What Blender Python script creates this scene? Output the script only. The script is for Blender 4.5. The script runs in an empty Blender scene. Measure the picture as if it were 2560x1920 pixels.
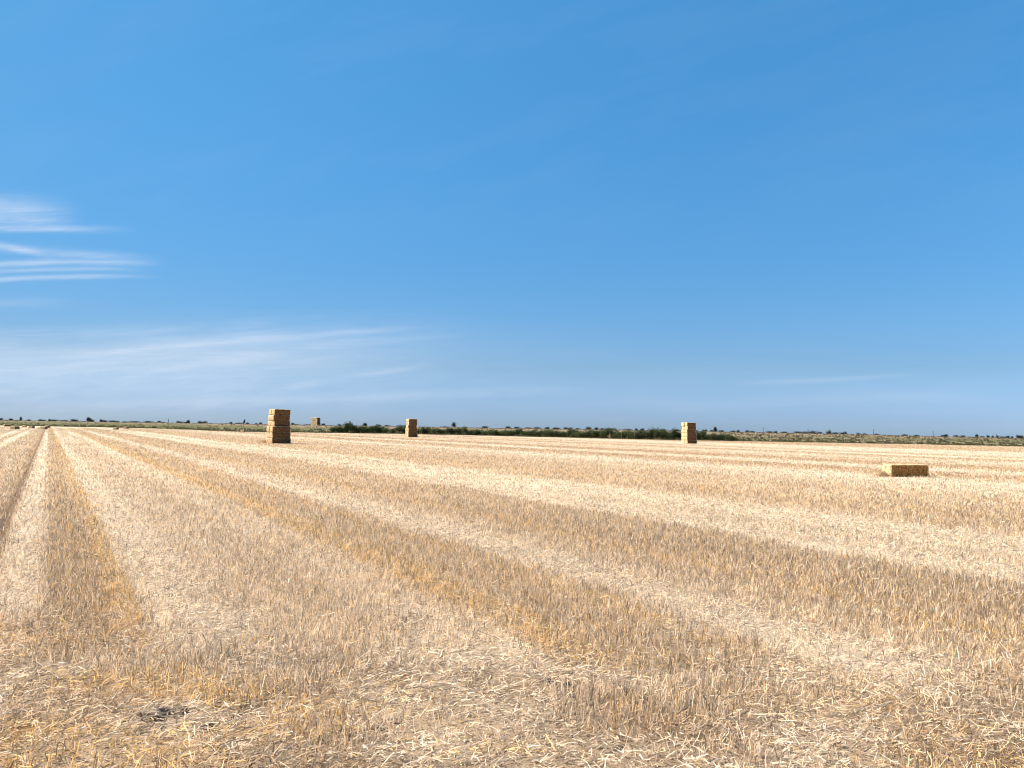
import bpy, math, random
import numpy as np
from mathutils import Matrix, Vector, noise as mnoise

# ------------------------------------------------------------------ camera
R = math.radians
scene = bpy.context.scene
COL = scene.collection
F = 1930.0            # focal length measured in pixels of a 2560 px wide frame
EYE = 2.8
cam_data = bpy.data.cameras.new("camera")
cam_data.sensor_width = 36.0
cam_data.lens = 36.0 * F / 2560.0
cam_data.clip_start = 0.05
cam_data.clip_end = 30000.0
cam = bpy.data.objects.new("camera", cam_data)
COL.objects.link(cam)
CAM_ROT = (Matrix.Rotation(R(90 + 3.336), 4, 'X') @ Matrix.Rotation(R(1.008), 4, 'Z'))
cam.matrix_world = Matrix.Translation((0, 0, EYE)) @ CAM_ROT
scene.camera = cam

# ------------------------------------------------------------------ light
SUN_HEADING, SUN_ELEV = 290.0, 46.0      # compass heading from +Y, clockwise
sh = R(SUN_HEADING); se = R(SUN_ELEV)
sun_vec = Vector((math.sin(sh) * math.cos(se), math.cos(sh) * math.cos(se), math.sin(se)))
sd = bpy.data.lights.new("sun", 'SUN')
sd.energy = 5.0
sd.angle = R(0.53)
sd.color = (1.0, 0.93, 0.83)
sun = bpy.data.objects.new("sun", sd)
sun.rotation_euler = sun_vec.to_track_quat('Z', 'Y').to_euler()
COL.objects.link(sun)

scene.view_settings.view_transform = 'Standard'
scene.view_settings.look = 'None'
scene.view_settings.gamma = 1.0
scene.view_settings.exposure = 1.06
scene.render.engine = 'CYCLES'
scene.cycles.pixel_filter_type = 'BLACKMAN_HARRIS'
scene.cycles.filter_width = 1.1


class NT:
    """tiny helper round a node tree"""
    def __init__(s, tree):
        s.t = tree; s.n = tree.nodes; s.l = tree.links

    def new(s, typ, **kw):
        nd = s.n.new(typ)
        for k, v in kw.items():
            setattr(nd, k, v)
        return nd

    def put(s, sock, v):
        if hasattr(v, 'is_linked') or hasattr(v, 'links'):
            s.l.new(v, sock)
        else:
            sock.default_value = v

    def m(s, op, a, b=None, c=None, clamp=False):
        nd = s.n.new('ShaderNodeMath'); nd.operation = op; nd.use_clamp = clamp
        s.put(nd.inputs[0], a)
        if b is not None: s.put(nd.inputs[1], b)
        if c is not None: s.put(nd.inputs[2], c)
        return nd.outputs[0]

    def smooth(s, v, a, b, o0=0.0, o1=1.0):
        nd = s.n.new('ShaderNodeMapRange'); nd.interpolation_type = 'SMOOTHSTEP'
        s.put(nd.inputs['Value'], v)
        s.put(nd.inputs['From Min'], a); s.put(nd.inputs['From Max'], b)
        s.put(nd.inputs['To Min'], o0); s.put(nd.inputs['To Max'], o1)
        return nd.outputs[0]

    def lin(s, v, a, b, o0=0.0, o1=1.0):
        nd = s.n.new('ShaderNodeMapRange')
        s.put(nd.inputs['Value'], v)
        s.put(nd.inputs['From Min'], a); s.put(nd.inputs['From Max'], b)
        s.put(nd.inputs['To Min'], o0); s.put(nd.inputs['To Max'], o1)
        return nd.outputs[0]

    def mix(s, f, a, b, typ='MIX'):
        nd = s.n.new('ShaderNodeMix'); nd.data_type = 'RGBA'; nd.blend_type = typ
        s.put(nd.inputs[0], f); s.put(nd.inputs[6], a); s.put(nd.inputs[7], b)
        return nd.outputs[2]

    def xyz(s, x, y, z=0.0):
        nd = s.n.new('ShaderNodeCombineXYZ')
        s.put(nd.inputs[0], x); s.put(nd.inputs[1], y); s.put(nd.inputs[2], z)
        return nd.outputs[0]

    def sep(s, v):
        nd = s.n.new('ShaderNodeSeparateXYZ'); s.l.new(v, nd.inputs[0]); return nd.outputs

    def noise(s, vec, scale, detail=3.0, rough=0.55, dist=0.0):
        nd = s.n.new('ShaderNodeTexNoise')
        s.put(nd.inputs['Vector'], vec)
        nd.inputs['Scale'].default_value = scale
        nd.inputs['Detail'].default_value = detail
        nd.inputs['Roughness'].default_value = rough
        nd.inputs['Distortion'].default_value = dist
        return nd.outputs['Fac']


# ------------------------------------------------------------------ sky with thin cirrus
world = bpy.data.worlds.new("World")
scene.world = world
world.use_nodes = True
w = NT(world.node_tree)
w.n.clear()
sky = w.new('ShaderNodeTexSky', sky_type='NISHITA')
sky.sun_disc = False
sky.sun_elevation = se
sky.sun_rotation = sh
sky.altitude = 0.0
sky.air_density = 1.0
sky.dust_density = 0.6
sky.ozone_density = 3.0
tc = w.new('ShaderNodeTexCoord')
d = w.sep(tc.outputs['Generated'])
ysafe = w.m('MAXIMUM', d[1], 0.05)
P = w.m('DIVIDE', d[0], ysafe)         # sideways and upward slope of the direction
Q = w.m('DIVIDE', d[2], ysafe)
front = w.smooth(d[1], 0.05, 0.3)
pq = w.xyz(P, Q, 0.0)
warp = w.m('SUBTRACT', w.noise(pq, 6.0, 3.0), 0.5)
wisp = w.noise(w.xyz(w.m('MULTIPLY', P, 5.0), w.m('MULTIPLY', w.m('SUBTRACT', Q, w.m('MULTIPLY', P, 0.06)), 60.0)), 1.0, 5.0, 0.6, 0.6)
wisp2 = w.noise(w.xyz(w.m('MULTIPLY', P, 16.0), w.m('MULTIPLY', w.m('SUBTRACT', Q, w.m('MULTIPLY', P, 0.10)), 110.0)), 1.0, 4.0, 0.6, 0.5)
fibre = w.noise(w.xyz(w.m('MULTIPLY', P, 9.0), w.m('MULTIPLY', w.m('SUBTRACT', Q, w.m('MULTIPLY', P, 0.02)), 260.0)), 1.0, 4.0, 0.7, 0.8)
wfac = w.lin(w.m('ADD', w.m('MULTIPLY', wisp, 0.45), w.m('ADD', w.m('MULTIPLY', wisp2, 0.30), w.m('MULTIPLY', fibre, 0.25))), 0.36, 0.62)


def pqpix(x, y):
    v = CAM_ROT.to_3x3() @ Vector(((x - 1280) / F, -(y - 960) / F, -1.0))
    return v.x / v.y, v.z / v.y


def streak(x0, y0, x1, y1, x2, y2, thick, strength, fl, fr, wispy=0.7):
    """thin cloud whose axis is a parabola through three directions, fading out at both ends"""
    (p0, q0), (p1, q1), (p2, q2) = pqpix(x0, y0), pqpix(x1, y1), pqpix(x2, y2)
    c2, c1, c0 = np.polyfit([p0, p1, p2], [q0, q1, q2], 2)
    ax = w.m('ADD', w.m('MULTIPLY', w.m('ADD', w.m('MULTIPLY', P, float(c2)), float(c1)), P), float(c0))
    dq = w.m('ADD', w.m('SUBTRACT', Q, ax), w.m('MULTIPLY', warp, thick / F * 1.3))
    g = w.m('ADD', w.m('DIVIDE', dq, thick / F), w.m('MULTIPLY', w.m('SUBTRACT', wisp2, 0.5), 1.2))
    g = w.m('EXPONENT', w.m('MULTIPLY', w.m('MULTIPLY', g, g), -1.0))
    a = w.smooth(P, p0 - fl / F, p0)
    b = w.smooth(P, p2, p2 - fr / F)
    wf = w.m('ADD', w.m('MULTIPLY', wfac, wispy), 1.0 - wispy)
    return w.m('MULTIPLY', w.m('MULTIPLY', g, w.m('MULTIPLY', a, b)), w.m('MULTIPLY', wf, strength))


STREAKS = [
    (-500, 500, 40, 528, 230, 545, 30, 0.46, 300, 170, .75),
    (-500, 545, 60, 552, 190, 560, 14, 0.30, 300, 120, .7),
    (-500, 580, 120, 572, 370, 573, 8, 0.42, 300, 230, .6),
    (-400, 590, 20, 618, 150, 645, 9, 0.45, 300, 110, .6),
    (-400, 700, 180, 655, 430, 660, 7, 0.50, 300, 190, .5),
    (-400, 725, 180, 672, 400, 676, 6, 0.36, 300, 200, .6),
    (-400, 735, 160, 692, 430, 692, 6, 0.46, 300, 240, .5),
    (-400, 640, 280, 642, 420, 660, 10, 0.26, 500, 200, .7),
    (-400, 760, 60, 757, 220, 752, 12, 0.16, 300, 160, .8),
    (150, 640, 300, 638, 430, 652, 9, 0.16, 100, 120, .8),
    (-800, 890, 500, 878, 1250, 815, 55, 0.34, 300, 700, .5),
    (-800, 970, 400, 940, 1500, 890, 75, 0.22, 300, 900, .4),
    (-800, 850, 100, 832, 500, 826, 14, 0.16, 300, 300, .8),
    (300, 880, 800, 836, 1130, 812, 8, 0.24, 300, 260, .6),
    (500, 905, 850, 858, 1200, 838, 10, 0.14, 250, 250, .6),
    (780, 958, 960, 930, 1110, 905, 8, 0.18, 150, 120, .6),
    (300, 1010, 1000, 990, 1560, 968, 12, 0.16, 300, 450, .7),
    (1950, 955, 2150, 945, 2330, 932, 6, 0.14, 150, 150, .5),
    (1700, 1010, 2100, 1000, 2500, 985, 14, 0.08, 250, 250, .7),
]
tot = None
for s_ in STREAKS:
    o_ = streak(*s_)
    tot = o_ if tot is None else w.m('ADD', tot, o_)
veil = w.m('MULTIPLY', w.smooth(Q, 0.20, 0.0), w.lin(w.noise(w.xyz(w.m('MULTIPLY', P, 2.0), w.m('MULTIPLY', Q, 14.0)), 1.0, 4.0, 0.6), 0.30, 0.7, 0.03, 0.15))
faint = w.m('MULTIPLY', w.lin(w.noise(w.xyz(w.m('MULTIPLY', P, 3.0), w.m('MULTIPLY', w.m('SUBTRACT', Q, w.m('MULTIPLY', P, 0.3)), 12.0)), 1.0, 5.0, 0.6), 0.45, 0.8, 0.0, 0.035), w.smooth(Q, 0.1, 0.4))
cloud = w.m('MULTIPLY', w.m('ADD', w.m('ADD', tot, veil), faint), front, clamp=True)
# Nishita radiance graded towards the clear deep blue of the place
GRADE = [(0.0, 0.367, 0.559, 0.939), (0.021, 0.334, 0.504, 0.912), (0.079, 0.32, 0.467, 0.657), (0.169, 0.31, 0.559, 0.726), (0.291, 0.302, 0.668, 0.83), (0.49, 0.311, 0.79, 0.949), (1.0, 0.311, 0.79, 0.949)]
gr = w.new('ShaderNodeValToRGB')
while len(gr.color_ramp.elements) < len(GRADE): gr.color_ramp.elements.new(0.5)
for el, gk in zip(gr.color_ramp.elements, GRADE):
    el.position = gk[0]; el.color = (gk[1] / 2, gk[2] / 2, gk[3] / 2, 1)
w.l.new(d[2], gr.inputs[0])
side = w.m('MULTIPLY', w.m('ADD', w.m('MULTIPLY', w.m('MINIMUM', w.m('MAXIMUM', P, -1.0), 1.0), 0.31), 1.0), 2.0)
gs = w.new('ShaderNodeVectorMath', operation='SCALE')
w.l.new(gr.outputs[0], gs.inputs[0]); w.l.new(side, gs.inputs['Scale'])
skyc = w.mix(1.0, sky.outputs['Color'], gs.outputs[0], 'MULTIPLY')
skyc = w.mix(cloud, skyc, (4.5, 4.95, 5.7, 1))
bg = w.new('ShaderNodeBackground')
w.l.new(skyc, bg.inputs['Color'])
bg.inputs['Strength'].default_value = 0.085
wo = w.new('ShaderNodeOutputWorld')
w.l.new(bg.outputs[0], wo.inputs['Surface'])

# ------------------------------------------------------------------ shared geometry of the place
def ray(px, py):
    return CAM_ROT.to_3x3() @ Vector(((px - 1280) / F, -(py - 960) / F, -1.0))


def ground_at(px, py):                   # point of the flat field seen in a direction
    v = ray(px, py); t = EYE / -v.z
    return v.x * t, v.y * t


def along(px, dist):                     # point at a forward distance on the bearing of a column of the horizon
    v = ray(px, 1050 + 0.0176 * px)
    return v.x / v.y * dist, dist


vp = ray(122, 1052.15)
PHI = math.atan2(-vp.x, vp.y)            # the drill rows run this much left of straight ahead
CP, SP = math.cos(PHI), math.sin(PHI)
KU = EYE * CP

# where the stubble ends, as bearing -> forward distance
EDGE_PX = [(-900, 370), (-300, 385), (0, 390), (260, 385), (330, 380), (430, 362), (520, 305), (600, 280), (800, 298), (1000, 310),
           (1200, 300), (1400, 279), (1600, 259), (2000, 257), (2300, 260), (2560, 247), (3200, 235)]
_ea, _er = [], []
for px_, dd_ in EDGE_PX:
    x_, y_ = along(px_, dd_)
    _ea.append(math.atan2(x_, y_)); _er.append(math.hypot(x_, y_))
_ea = np.array([-math.pi] + [-1.6] + _ea + [1.6] + [math.pi]); _er = np.array([240, 260] + _er + [230, 230.])


def edge_r(az):
    return np.interp(az, _ea, _er)


def hash2(ix, iy, seed):
    h = (ix.astype(np.int64) * 374761393 + iy.astype(np.int64) * 668265263 + seed * 974634777) & 0x7fffffff
    h = ((h ^ (h >> 13)) * 1274126177) & 0x7fffffff
    h = (h ^ (h >> 16)) & 0xffffff
    return h / float(0xffffff)


def vnoise(x, y, seed=0):
    ix = np.floor(x); iy = np.floor(y)
    fx = x - ix; fy = y - iy
    fx = fx * fx * (3 - 2 * fx); fy = fy * fy * (3 - 2 * fy)
    a = hash2(ix, iy, seed); b = hash2(ix + 1, iy, seed); c = hash2(ix, iy + 1, seed); e = hash2(ix + 1, iy + 1, seed)
    return (a * (1 - fx) + b * fx) * (1 - fy) + (c * (1 - fx) + e * fx) * fy


def fbm(x, y, seed=0, octs=3):
    t = 0; amp = 1; s = 0
    for i in range(octs):
        t = t + amp * vnoise(x * 2 ** i, y * 2 ** i, seed + i * 17); s += amp; amp *= 0.5
    return t / s


def sstep(v, a, b):
    t = np.clip((v - a) / (b - a), 0, 1)
    return t * t * (3 - 2 * t)


# bands left by the combine: (row coordinate, paleness, amber)
BANDS = [(-5.2, 0.55, 0.0), (-3.3, 0.45, 0.05), (-3.1, 0.88, 0.0), (-2.75, 0.88, 0.0), (-2.5, 0.5, 0.05), (-2.15, 0.55, 0.0), (-2.05, 0.9,
         0.0), (-1.75, 0.9, 0.0), (-1.5, 0.55, 0.0), (-0.577, 0.5, 0.0), (-0.435, 0.0, 0.0), (-0.345, 0.0, 0.0), (-0.27, 0.88, 0.0), (-0.019, 0.9,  # lowest paleness at the wheel rut stands for its shadow
         0.0), (0.058, 0.35, 0.07), (0.369, 0.28, 0.15), (0.436, 0.5, 0.66), (0.533, 0.6, 0.66), (0.582, 0.84, 0.03), (0.815, 0.84, 0.0), (1.018,
         0.74, 0.0), (1.504, 0.66, 0.03), (2.037, 0.8, 0.03), (2.347, 0.8, 0.05), (2.473, 0.5, 0.66), (2.697, 0.45, 0.66), (2.794, 0.46, 0.12),
         (3.249, 0.42, 0.12), (3.376, 0.46, 0.45), (3.511, 0.51, 0.1), (3.735, 0.84, 0.0), (4.219, 0.84, 0.0), (4.704, 0.46, 0.07), (5.044, 0.5,
         0.45), (5.287, 0.44, 0.1), (6.79, 0.36, 0.06), (6.906, 0.84, 0.01), (8.342, 0.84, 0.03), (9.894, 0.84, 0.05), (10.476, 0.49, 0.15), (12.028,
         0.5, 0.23), (12.648, 0.5, 0.1), (13.578, 0.6, 0.12), (14.88, 0.52, 0.06), (16.275, 0.72, 0.04), (20.46, 0.84, 0.02), (22.785, 0.55, 0.05),
         (24.18, 0.84, 0.02), (27.9, 0.62, 0.03)]
BK = np.array([b[0] for b in BANDS]); BL = np.array([b[1] for b in BANDS]); BO = np.array([b[2] for b in BANDS])


def row_coord(x, y):
    u = x * CP + y * SP
    dd = np.maximum(y, 4.0)
    return u / KU / (1 - 0.10 * np.exp(-(dd - 6) / 9.0))


def headland(x, y):
    n = fbm(x * 0.45, y * 0.45, 5)
    return sstep(y + (n - .5) * 3.5 + x * 0.10, 10.6, 8.4)


def band(x, y):
    k = row_coord(x, y)
    k = k + (fbm(x * .35, y * .35, 3) - .5) * 0.16 * np.clip(np.abs(k) * .4, .12, 2.5)
    return np.interp(k, BK, BL), np.interp(k, BK, BO)


def relief(x, y):
    """height of the field's own surface"""
    k = row_coord(x, y)
    r = np.hypot(x, y)
    rut = -0.12 * np.exp(-((k + .38) / .06) ** 2) * sstep(y, 7, 11)
    rut = rut - 0.03 * np.exp(-((k - .22) / .12) ** 2) * sstep(y, 8, 11)
    rut = rut + 0.03 * np.exp(-((k - .5) / .06) ** 2) * sstep(y, 8, 11)
    nz = (fbm(x * .9, y * .9, 21) - .5) * 0.09 + (fbm(x * .17, y * .17, 31) - .5) * 0.10
    return (rut + nz * sstep(r, 200, 60))


CREST_A = np.array([math.atan2(*along(p_, 500.0)) for p_ in (0, 800, 1200, 1600, 2000, 2560)])
CREST_Z = np.array([2.45, 2.7, 3.0, 3.15, 3.1, 2.4])


def rise(x, y):
    r = np.hypot(x, y); az = np.arctan2(x, y)
    e = edge_r(az)
    t = sstep(r - e, 25, 190)
    big = (fbm(az * 40 + 50, r * 0.004, 9, 2) - .5) * .5 * sstep(r - e, 80, 200)
    return np.interp(az, CREST_A, CREST_Z) * t + big


def ground_z(x, y):
    x = np.asarray(x, float); y = np.asarray(y, float)
    return relief(x, y) + rise(x, y)


def gz(x, y):
    return float(ground_z(np.array([x]), np.array([y]))[0])


# ------------------------------------------------------------------ object helpers
def mesh_np(name, verts, faces, mats, smooth=False, colors=None):
    """verts (n,3); faces (m,k) all of one size"""
    me = bpy.data.meshes.new(name)
    n, m, k = len(verts), len(faces), faces.shape[1]
    me.vertices.add(n); me.vertices.foreach_set('co', np.ascontiguousarray(verts, dtype=np.float32).ravel())
    me.loops.add(m * k); me.loops.foreach_set('vertex_index', np.ascontiguousarray(faces, dtype=np.int32).ravel())
    me.polygons.add(m); me.polygons.foreach_set('loop_start', np.arange(0, m * k, k, dtype=np.int32))
    me.polygons.foreach_set('loop_total', np.full(m, k, dtype=np.int32))
    me.polygons.foreach_set('use_smooth', np.full(m, smooth))
    me.update(calc_edges=True)
    if colors is not None:
        at = me.color_attributes.new('tone', 'FLOAT_COLOR', 'POINT')
        c = np.ones((n, 4), dtype=np.float32); c[:, :3] = colors
        at.data.foreach_set('color', c.ravel())
    for mm in (mats if isinstance(mats, (list, tuple)) else [mats]):
        me.materials.append(mm)
    return me


def link(name, me, parent=None, loc=(0, 0, 0), rz=0.0, scale=None):
    o = bpy.data.objects.new(name, me)
    COL.objects.link(o)
    o.location = loc; o.rotation_euler = (0, 0, rz)
    if scale is not None: o.scale = scale
    if parent is not None: o.parent = parent
    return o


def tag(o, label=None, cat=None, group=None, kind=None):
    if label: o['label'] = label
    if cat: o['category'] = cat
    if group: o['group'] = group
    if kind: o['kind'] = kind
    return o


def mat_new(name, rough=0.8, spec=0.2):
    m = bpy.data.materials.new(name); m.use_nodes = True
    t = NT(m.node_tree)
    b = t.n['Principled BSDF']
    b.inputs['Roughness'].default_value = rough
    b.inputs['Specular IOR Level'].default_value = spec
    return m, t, b


# ------------------------------------------------------------------ materials
def field_material():
    m, t, b = mat_new('stubble_ground', 0.95, 0.05)
    geo = t.new('ShaderNodeNewGeometry')
    pos = geo.outputs['Position']
    x, y, z = t.sep(pos)
    u = t.m('ADD', t.m('MULTIPLY', x, CP), t.m('MULTIPLY', y, SP))
    v = t.m('SUBTRACT', t.m('MULTIPLY', y, CP), t.m('MULTIPLY', x, SP))
    dd = t.m('MAXIMUM', y, 4.0)
    ex = t.m('EXPONENT', t.m('MULTIPLY', t.m('SUBTRACT', dd, 6.0), -1 / 9.0))
    k = t.m('DIVIDE', t.m('DIVIDE', u, KU), t.m('SUBTRACT', 1.0, t.m('MULTIPLY', ex, 0.10)))
    wob = t.m('SUBTRACT', t.noise(pos, 0.35, 3.0), 0.5)
    amp = t.m('MINIMUM', t.m('MAXIMUM', t.m('MULTIPLY', t.m('ABSOLUTE', k), 0.08), 0.03), 0.5)
    k2 = t.m('ADD', k, t.m('MULTIPLY', wob, amp))
    outs = []
    lo, hi = BANDS[0][0], BANDS[-1][0]
    for idx in (1, 2):
        fc = t.new('ShaderNodeFloatCurve')
        cv = fc.mapping.curves[0]
        fc.mapping.use_clip = False
        pts = [((bb[0] - lo) / (hi - lo), bb[idx]) for bb in BANDS]
        cv.points[0].location = pts[0]; cv.points[1].location = pts[-1]
        for p_ in pts[1:-1]:
            cv.points.new(*p_)
        for p_ in cv.points: p_.handle_type = 'VECTOR'
        fc.mapping.update()
        t.put(fc.inputs['Value'], t.lin(k2, lo, hi))
        outs.append(fc.outputs[0])
    Lc, Oc = outs
    # far out the passes repeat with every width of the header
    uv = t.xyz(t.m('MULTIPLY', u, 0.085), t.m('MULTIPLY', v, 0.0012))
    farL = t.lin(t.noise(uv, 1.0, 5.0, 0.65), 0.32, 0.66, 0.25, 1.05)
    isfar = t.smooth(k2, 22.0, 27.0)
    leftfar = t.smooth(k2, -4.2, -5.5)
    Lf = t.mix(isfar, Lc, farL); Lf = t.mix(leftfar, Lf, farL)
    Lf = t.sep(Lf)[0]
    # thin ruts and drill lines inside every pass
    drill = t.noise(t.xyz(t.m('MULTIPLY', u, 1.1), t.m('MULTIPLY', v, 0.02)), 1.0, 4.0, 0.7)
    Lf = t.m('ADD', Lf, t.m('MULTIPLY', t.m('SUBTRACT', drill, 0.5), 1.0))
    # cross headland patches
    patch = t.noise(pos, 0.5, 4.0, 0.6)
    head = t.smooth(t.m('ADD', t.m('ADD', y, t.m('MULTIPLY', x, 0.10)), t.m('MULTIPLY', t.m('SUBTRACT', patch, 0.5), 3.0)), 10.6, 8.4)
    Lf = t.sep(t.mix(head, Lf, t.lin(patch, 0.3, 0.7, 0.15, 0.8)))[0]
    Oc = t.sep(t.mix(head, Oc, t.lin(t.noise(pos, 0.9, 3.0), 0.45, 0.75, 0.0, 0.5)))[0]
    blot = t.noise(pos, 0.12, 4.0, 0.6)
    Lf = t.m('ADD', Lf, t.m('MULTIPLY', t.m('SUBTRACT', blot, 0.5), 0.5), clamp=True)
    pale = (0.69, 0.55, 0.40, 1); brown = (0.43, 0.295, 0.175, 1); amber = (0.70, 0.45, 0.20, 1)
    c = t.mix(Lf, brown, pale)
    c = t.mix(t.m('MULTIPLY', Oc, 0.7), c, amber)
    # bare earth of the wheel rut, painted darker for the shadow in it
    rutd = t.m('ABSOLUTE', t.m('ADD', k2, t.m('ADD', 0.385, t.m('MULTIPLY', t.m('SUBTRACT', t.noise(pos, 2.5, 3.0), 0.5), 0.06))))
    rutm = t.m('MULTIPLY', t.smooth(rutd, 0.065, 0.03), t.m('SUBTRACT', 1.0, head))
    c = t.mix(t.m('MULTIPLY', rutm, 0.85), c, (0.16, 0.105, 0.065, 1))
    # straw litter grain
    g1 = t.noise(pos, 26.0, 3.0, 0.7, 1.5)
    g2 = t.noise(pos, 5.0, 4.0, 0.75, 0.5)
    g3 = t.noise(pos, 1.3, 4.0, 0.7, 0.3)
    grain = t.m('ADD', t.m('ADD', t.m('MULTIPLY', t.m('SUBTRACT', g1, 0.5), 1.0), t.m('MULTIPLY', t.m('SUBTRACT', g2, 0.5), 0.9)),
                t.m('ADD', t.m('MULTIPLY', t.m('SUBTRACT', g3, 0.5), 0.7), 1.0))
    grain = t.m('MAXIMUM', grain, 0.25)
    gcol = t.new('ShaderNodeVectorMath', operation='SCALE')
    t.l.new(c, gcol.inputs[0]); t.l.new(grain, gcol.inputs['Scale'])
    # dark soil showing between the stems close by
    near = t.smooth(y, 45.0, 14.0)
    soil = t.mix(t.noise(pos, 3.0, 3.0), (0.075, 0.048, 0.031, 1), (0.24, 0.16, 0.10, 1))
    c = t.mix(t.m('MULTIPLY', near, t.lin(Lf, 0.0, 1.0, 1.0, 0.30)), gcol.outputs[0], soil)
    t.l.new(c, b.inputs['Base Color'])
    bp = t.new('ShaderNodeBump'); bp.inputs['Strength'].default_value = 0.6; bp.inputs['Distance'].default_value = 0.05
    t.l.new(t.m('ADD', g1, t.m('MULTIPLY', g2, 2.0)), bp.inputs['Height'])
    t.l.new(bp.outputs[0], b.inputs['Normal'])
    return m


def straw_material():
    m, t, b = mat_new('straw_stems', 0.6, 0.15)
    at = t.new('ShaderNodeAttribute', attribute_name='tone')
    t.l.new(at.outputs['Color'], b.inputs['Base Color'])
    tr = t.new('ShaderNodeBsdfTranslucent')
    t.l.new(at.outputs['Color'], tr.inputs['Color'])
    mx = t.new('ShaderNodeMixShader'); mx.inputs[0].default_value = 0.30
    out = t.n['Material Output']
    t.l.new(b.outputs[0], mx.inputs[1]); t.l.new(tr.outputs[0], mx.inputs[2])
    t.l.new(mx.outputs[0], out.inputs['Surface'])
    return m


def grassland_material():
    m, t, b = mat_new('rough_grassland', 0.95, 0.05)
    geo = t.new('ShaderNodeNewGeometry'); pos = geo.outputs['Position']
    x, y, z = t.sep(pos)
    n1 = t.noise(t.xyz(t.m('MULTIPLY', x, 0.012), t.m('MULTIPLY', y, 0.03)), 1.0, 5.0, 0.6)
    n2 = t.noise(t.xyz(t.m('MULTIPLY', x, 0.05), t.m('MULTIPLY', y, 0.16)), 1.0, 5.0, 0.7)
    n3 = t.noise(pos, 0.5, 3.0, 0.7)
    zz = t.m('ADD', z, t.m('MULTIPLY', t.m('SUBTRACT', n1, 0.5), 1.2))
    tan = t.smooth(zz, 1.3, 2.5)
    green = t.mix(t.lin(n2, 0.35, 0.65), (0.075, 0.078, 0.030, 1), (0.165, 0.148, 0.068, 1))
    dry = t.mix(t.lin(n2, 0.35, 0.65), (0.18, 0.135, 0.083, 1), (0.28, 0.21, 0.13, 1))
    c = t.mix(tan, green, dry)
    c = t.mix(t.m('MULTIPLY', t.smooth(n3, 0.62, 0.75), 0.5), c, (0.09, 0.09, 0.04, 1))
    t.l.new(c, b.inputs['Base Color'])
    return m


def leaf_material(name, dark, light, trans=0.2):
    m, t, b = mat_new(name, 0.7, 0.15)
    at = t.new('ShaderNodeAttribute', attribute_name='tone')
    oi = t.new('ShaderNodeObjectInfo')
    f = t.m('ADD', t.m('MULTIPLY', t.sep(at.outputs['Color'])[0], 0.75), t.m('MULTIPLY', oi.outputs['Random'], 0.25))
    c = t.mix(f, dark, light)
    t.l.new(c, b.inputs['Base Color'])
    tr = t.new('ShaderNodeBsdfTranslucent'); t.l.new(c, tr.inputs['Color'])
    mx = t.new('ShaderNodeMixShader'); mx.inputs[0].default_value = trans
    t.l.new(b.outputs[0], mx.inputs[1]); t.l.new(tr.outputs[0], mx.inputs[2])
    t.l.new(mx.outputs[0], t.n['Material Output'].inputs['Surface'])
    return m


def bark_material():
    m, t, b = mat_new('bark', 0.9, 0.1)
    geo = t.new('ShaderNodeNewGeometry')
    n = t.noise(geo.outputs['Position'], 6.0, 4.0)
    t.l.new(t.mix(n, (0.06, 0.045, 0.03, 1), (0.16, 0.12, 0.09, 1)), b.inputs['Base Color'])
    return m


def bale_material(name, shade_tint):
    m, t, b = mat_new(name, 0.75, 0.2)
    tc_ = t.new('ShaderNodeTexCoord'); oi = t.new('ShaderNodeObjectInfo')
    x, y, z = t.sep(tc_.outputs['Object'])
    off = t.m('MULTIPLY', oi.outputs['Random'], 37.0)
    flake = t.noise(t.xyz(t.m('ADD', t.m('MULTIPLY', x, 11.0), off), t.m('MULTIPLY', y, 1.5), t.m('MULTIPLY', z, 1.8)), 1.0, 4.0, 0.7, 0.8)
    fib = t.noise(t.xyz(t.m('MULTIPLY', x, 30.0), t.m('MULTIPLY', y, 12.0), t.m('ADD', t.m('MULTIPLY', z, 22.0), off)), 1.0, 3.0, 0.7, 1.0)
    lump = t.noise(t.xyz(t.m('ADD', x, off), y, z), 4.5, 4.0, 0.7)
    f = t.m('ADD', t.m('ADD', t.m('MULTIPLY', flake, 0.45), t.m('MULTIPLY', fib, 0.25)), t.m('MULTIPLY', lump, 0.45))
    f = t.lin(f, 0.49, 0.63)
    c = t.mix(f, (0.22, 0.13, 0.055, 1), (0.92, 0.69, 0.41, 1))
    c = t.mix(t.m('MULTIPLY', oi.outputs['Random'], 0.22), c, (0.46, 0.33, 0.22, 1))
    # sunlight painted in: ends and tops paler, long sides darkened as if shaded
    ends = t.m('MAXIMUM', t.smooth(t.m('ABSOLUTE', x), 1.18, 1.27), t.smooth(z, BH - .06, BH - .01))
    c = t.mix(ends, t.mix(1.0, c, shade_tint, 'MULTIPLY'), t.mix(0.35, t.mix(1.0, c, (0.92, 0.86, 0.78, 1), 'MULTIPLY'), (0.84, 0.64, 0.38, 1)))
    t.l.new(c, b.inputs['Base Color'])
    bp = t.new('ShaderNodeBump'); bp.inputs['Strength'].default_value = 0.9; bp.inputs['Distance'].default_value = 0.04
    t.l.new(t.m('ADD', flake, t.m('MULTIPLY', fib, 0.6)), bp.inputs['Height'])
    t.l.new(bp.outputs[0], b.inputs['Normal'])
    return m


def plain_material(name, c1, c2, scale=5.0, rough=0.8):
    m, t, b = mat_new(name, rough, 0.2)
    geo = t.new('ShaderNodeNewGeometry')
    t.l.new(t.mix(t.noise(geo.outputs['Position'], scale, 4.0), c1, c2), b.inputs['Base Color'])
    return m


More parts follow.
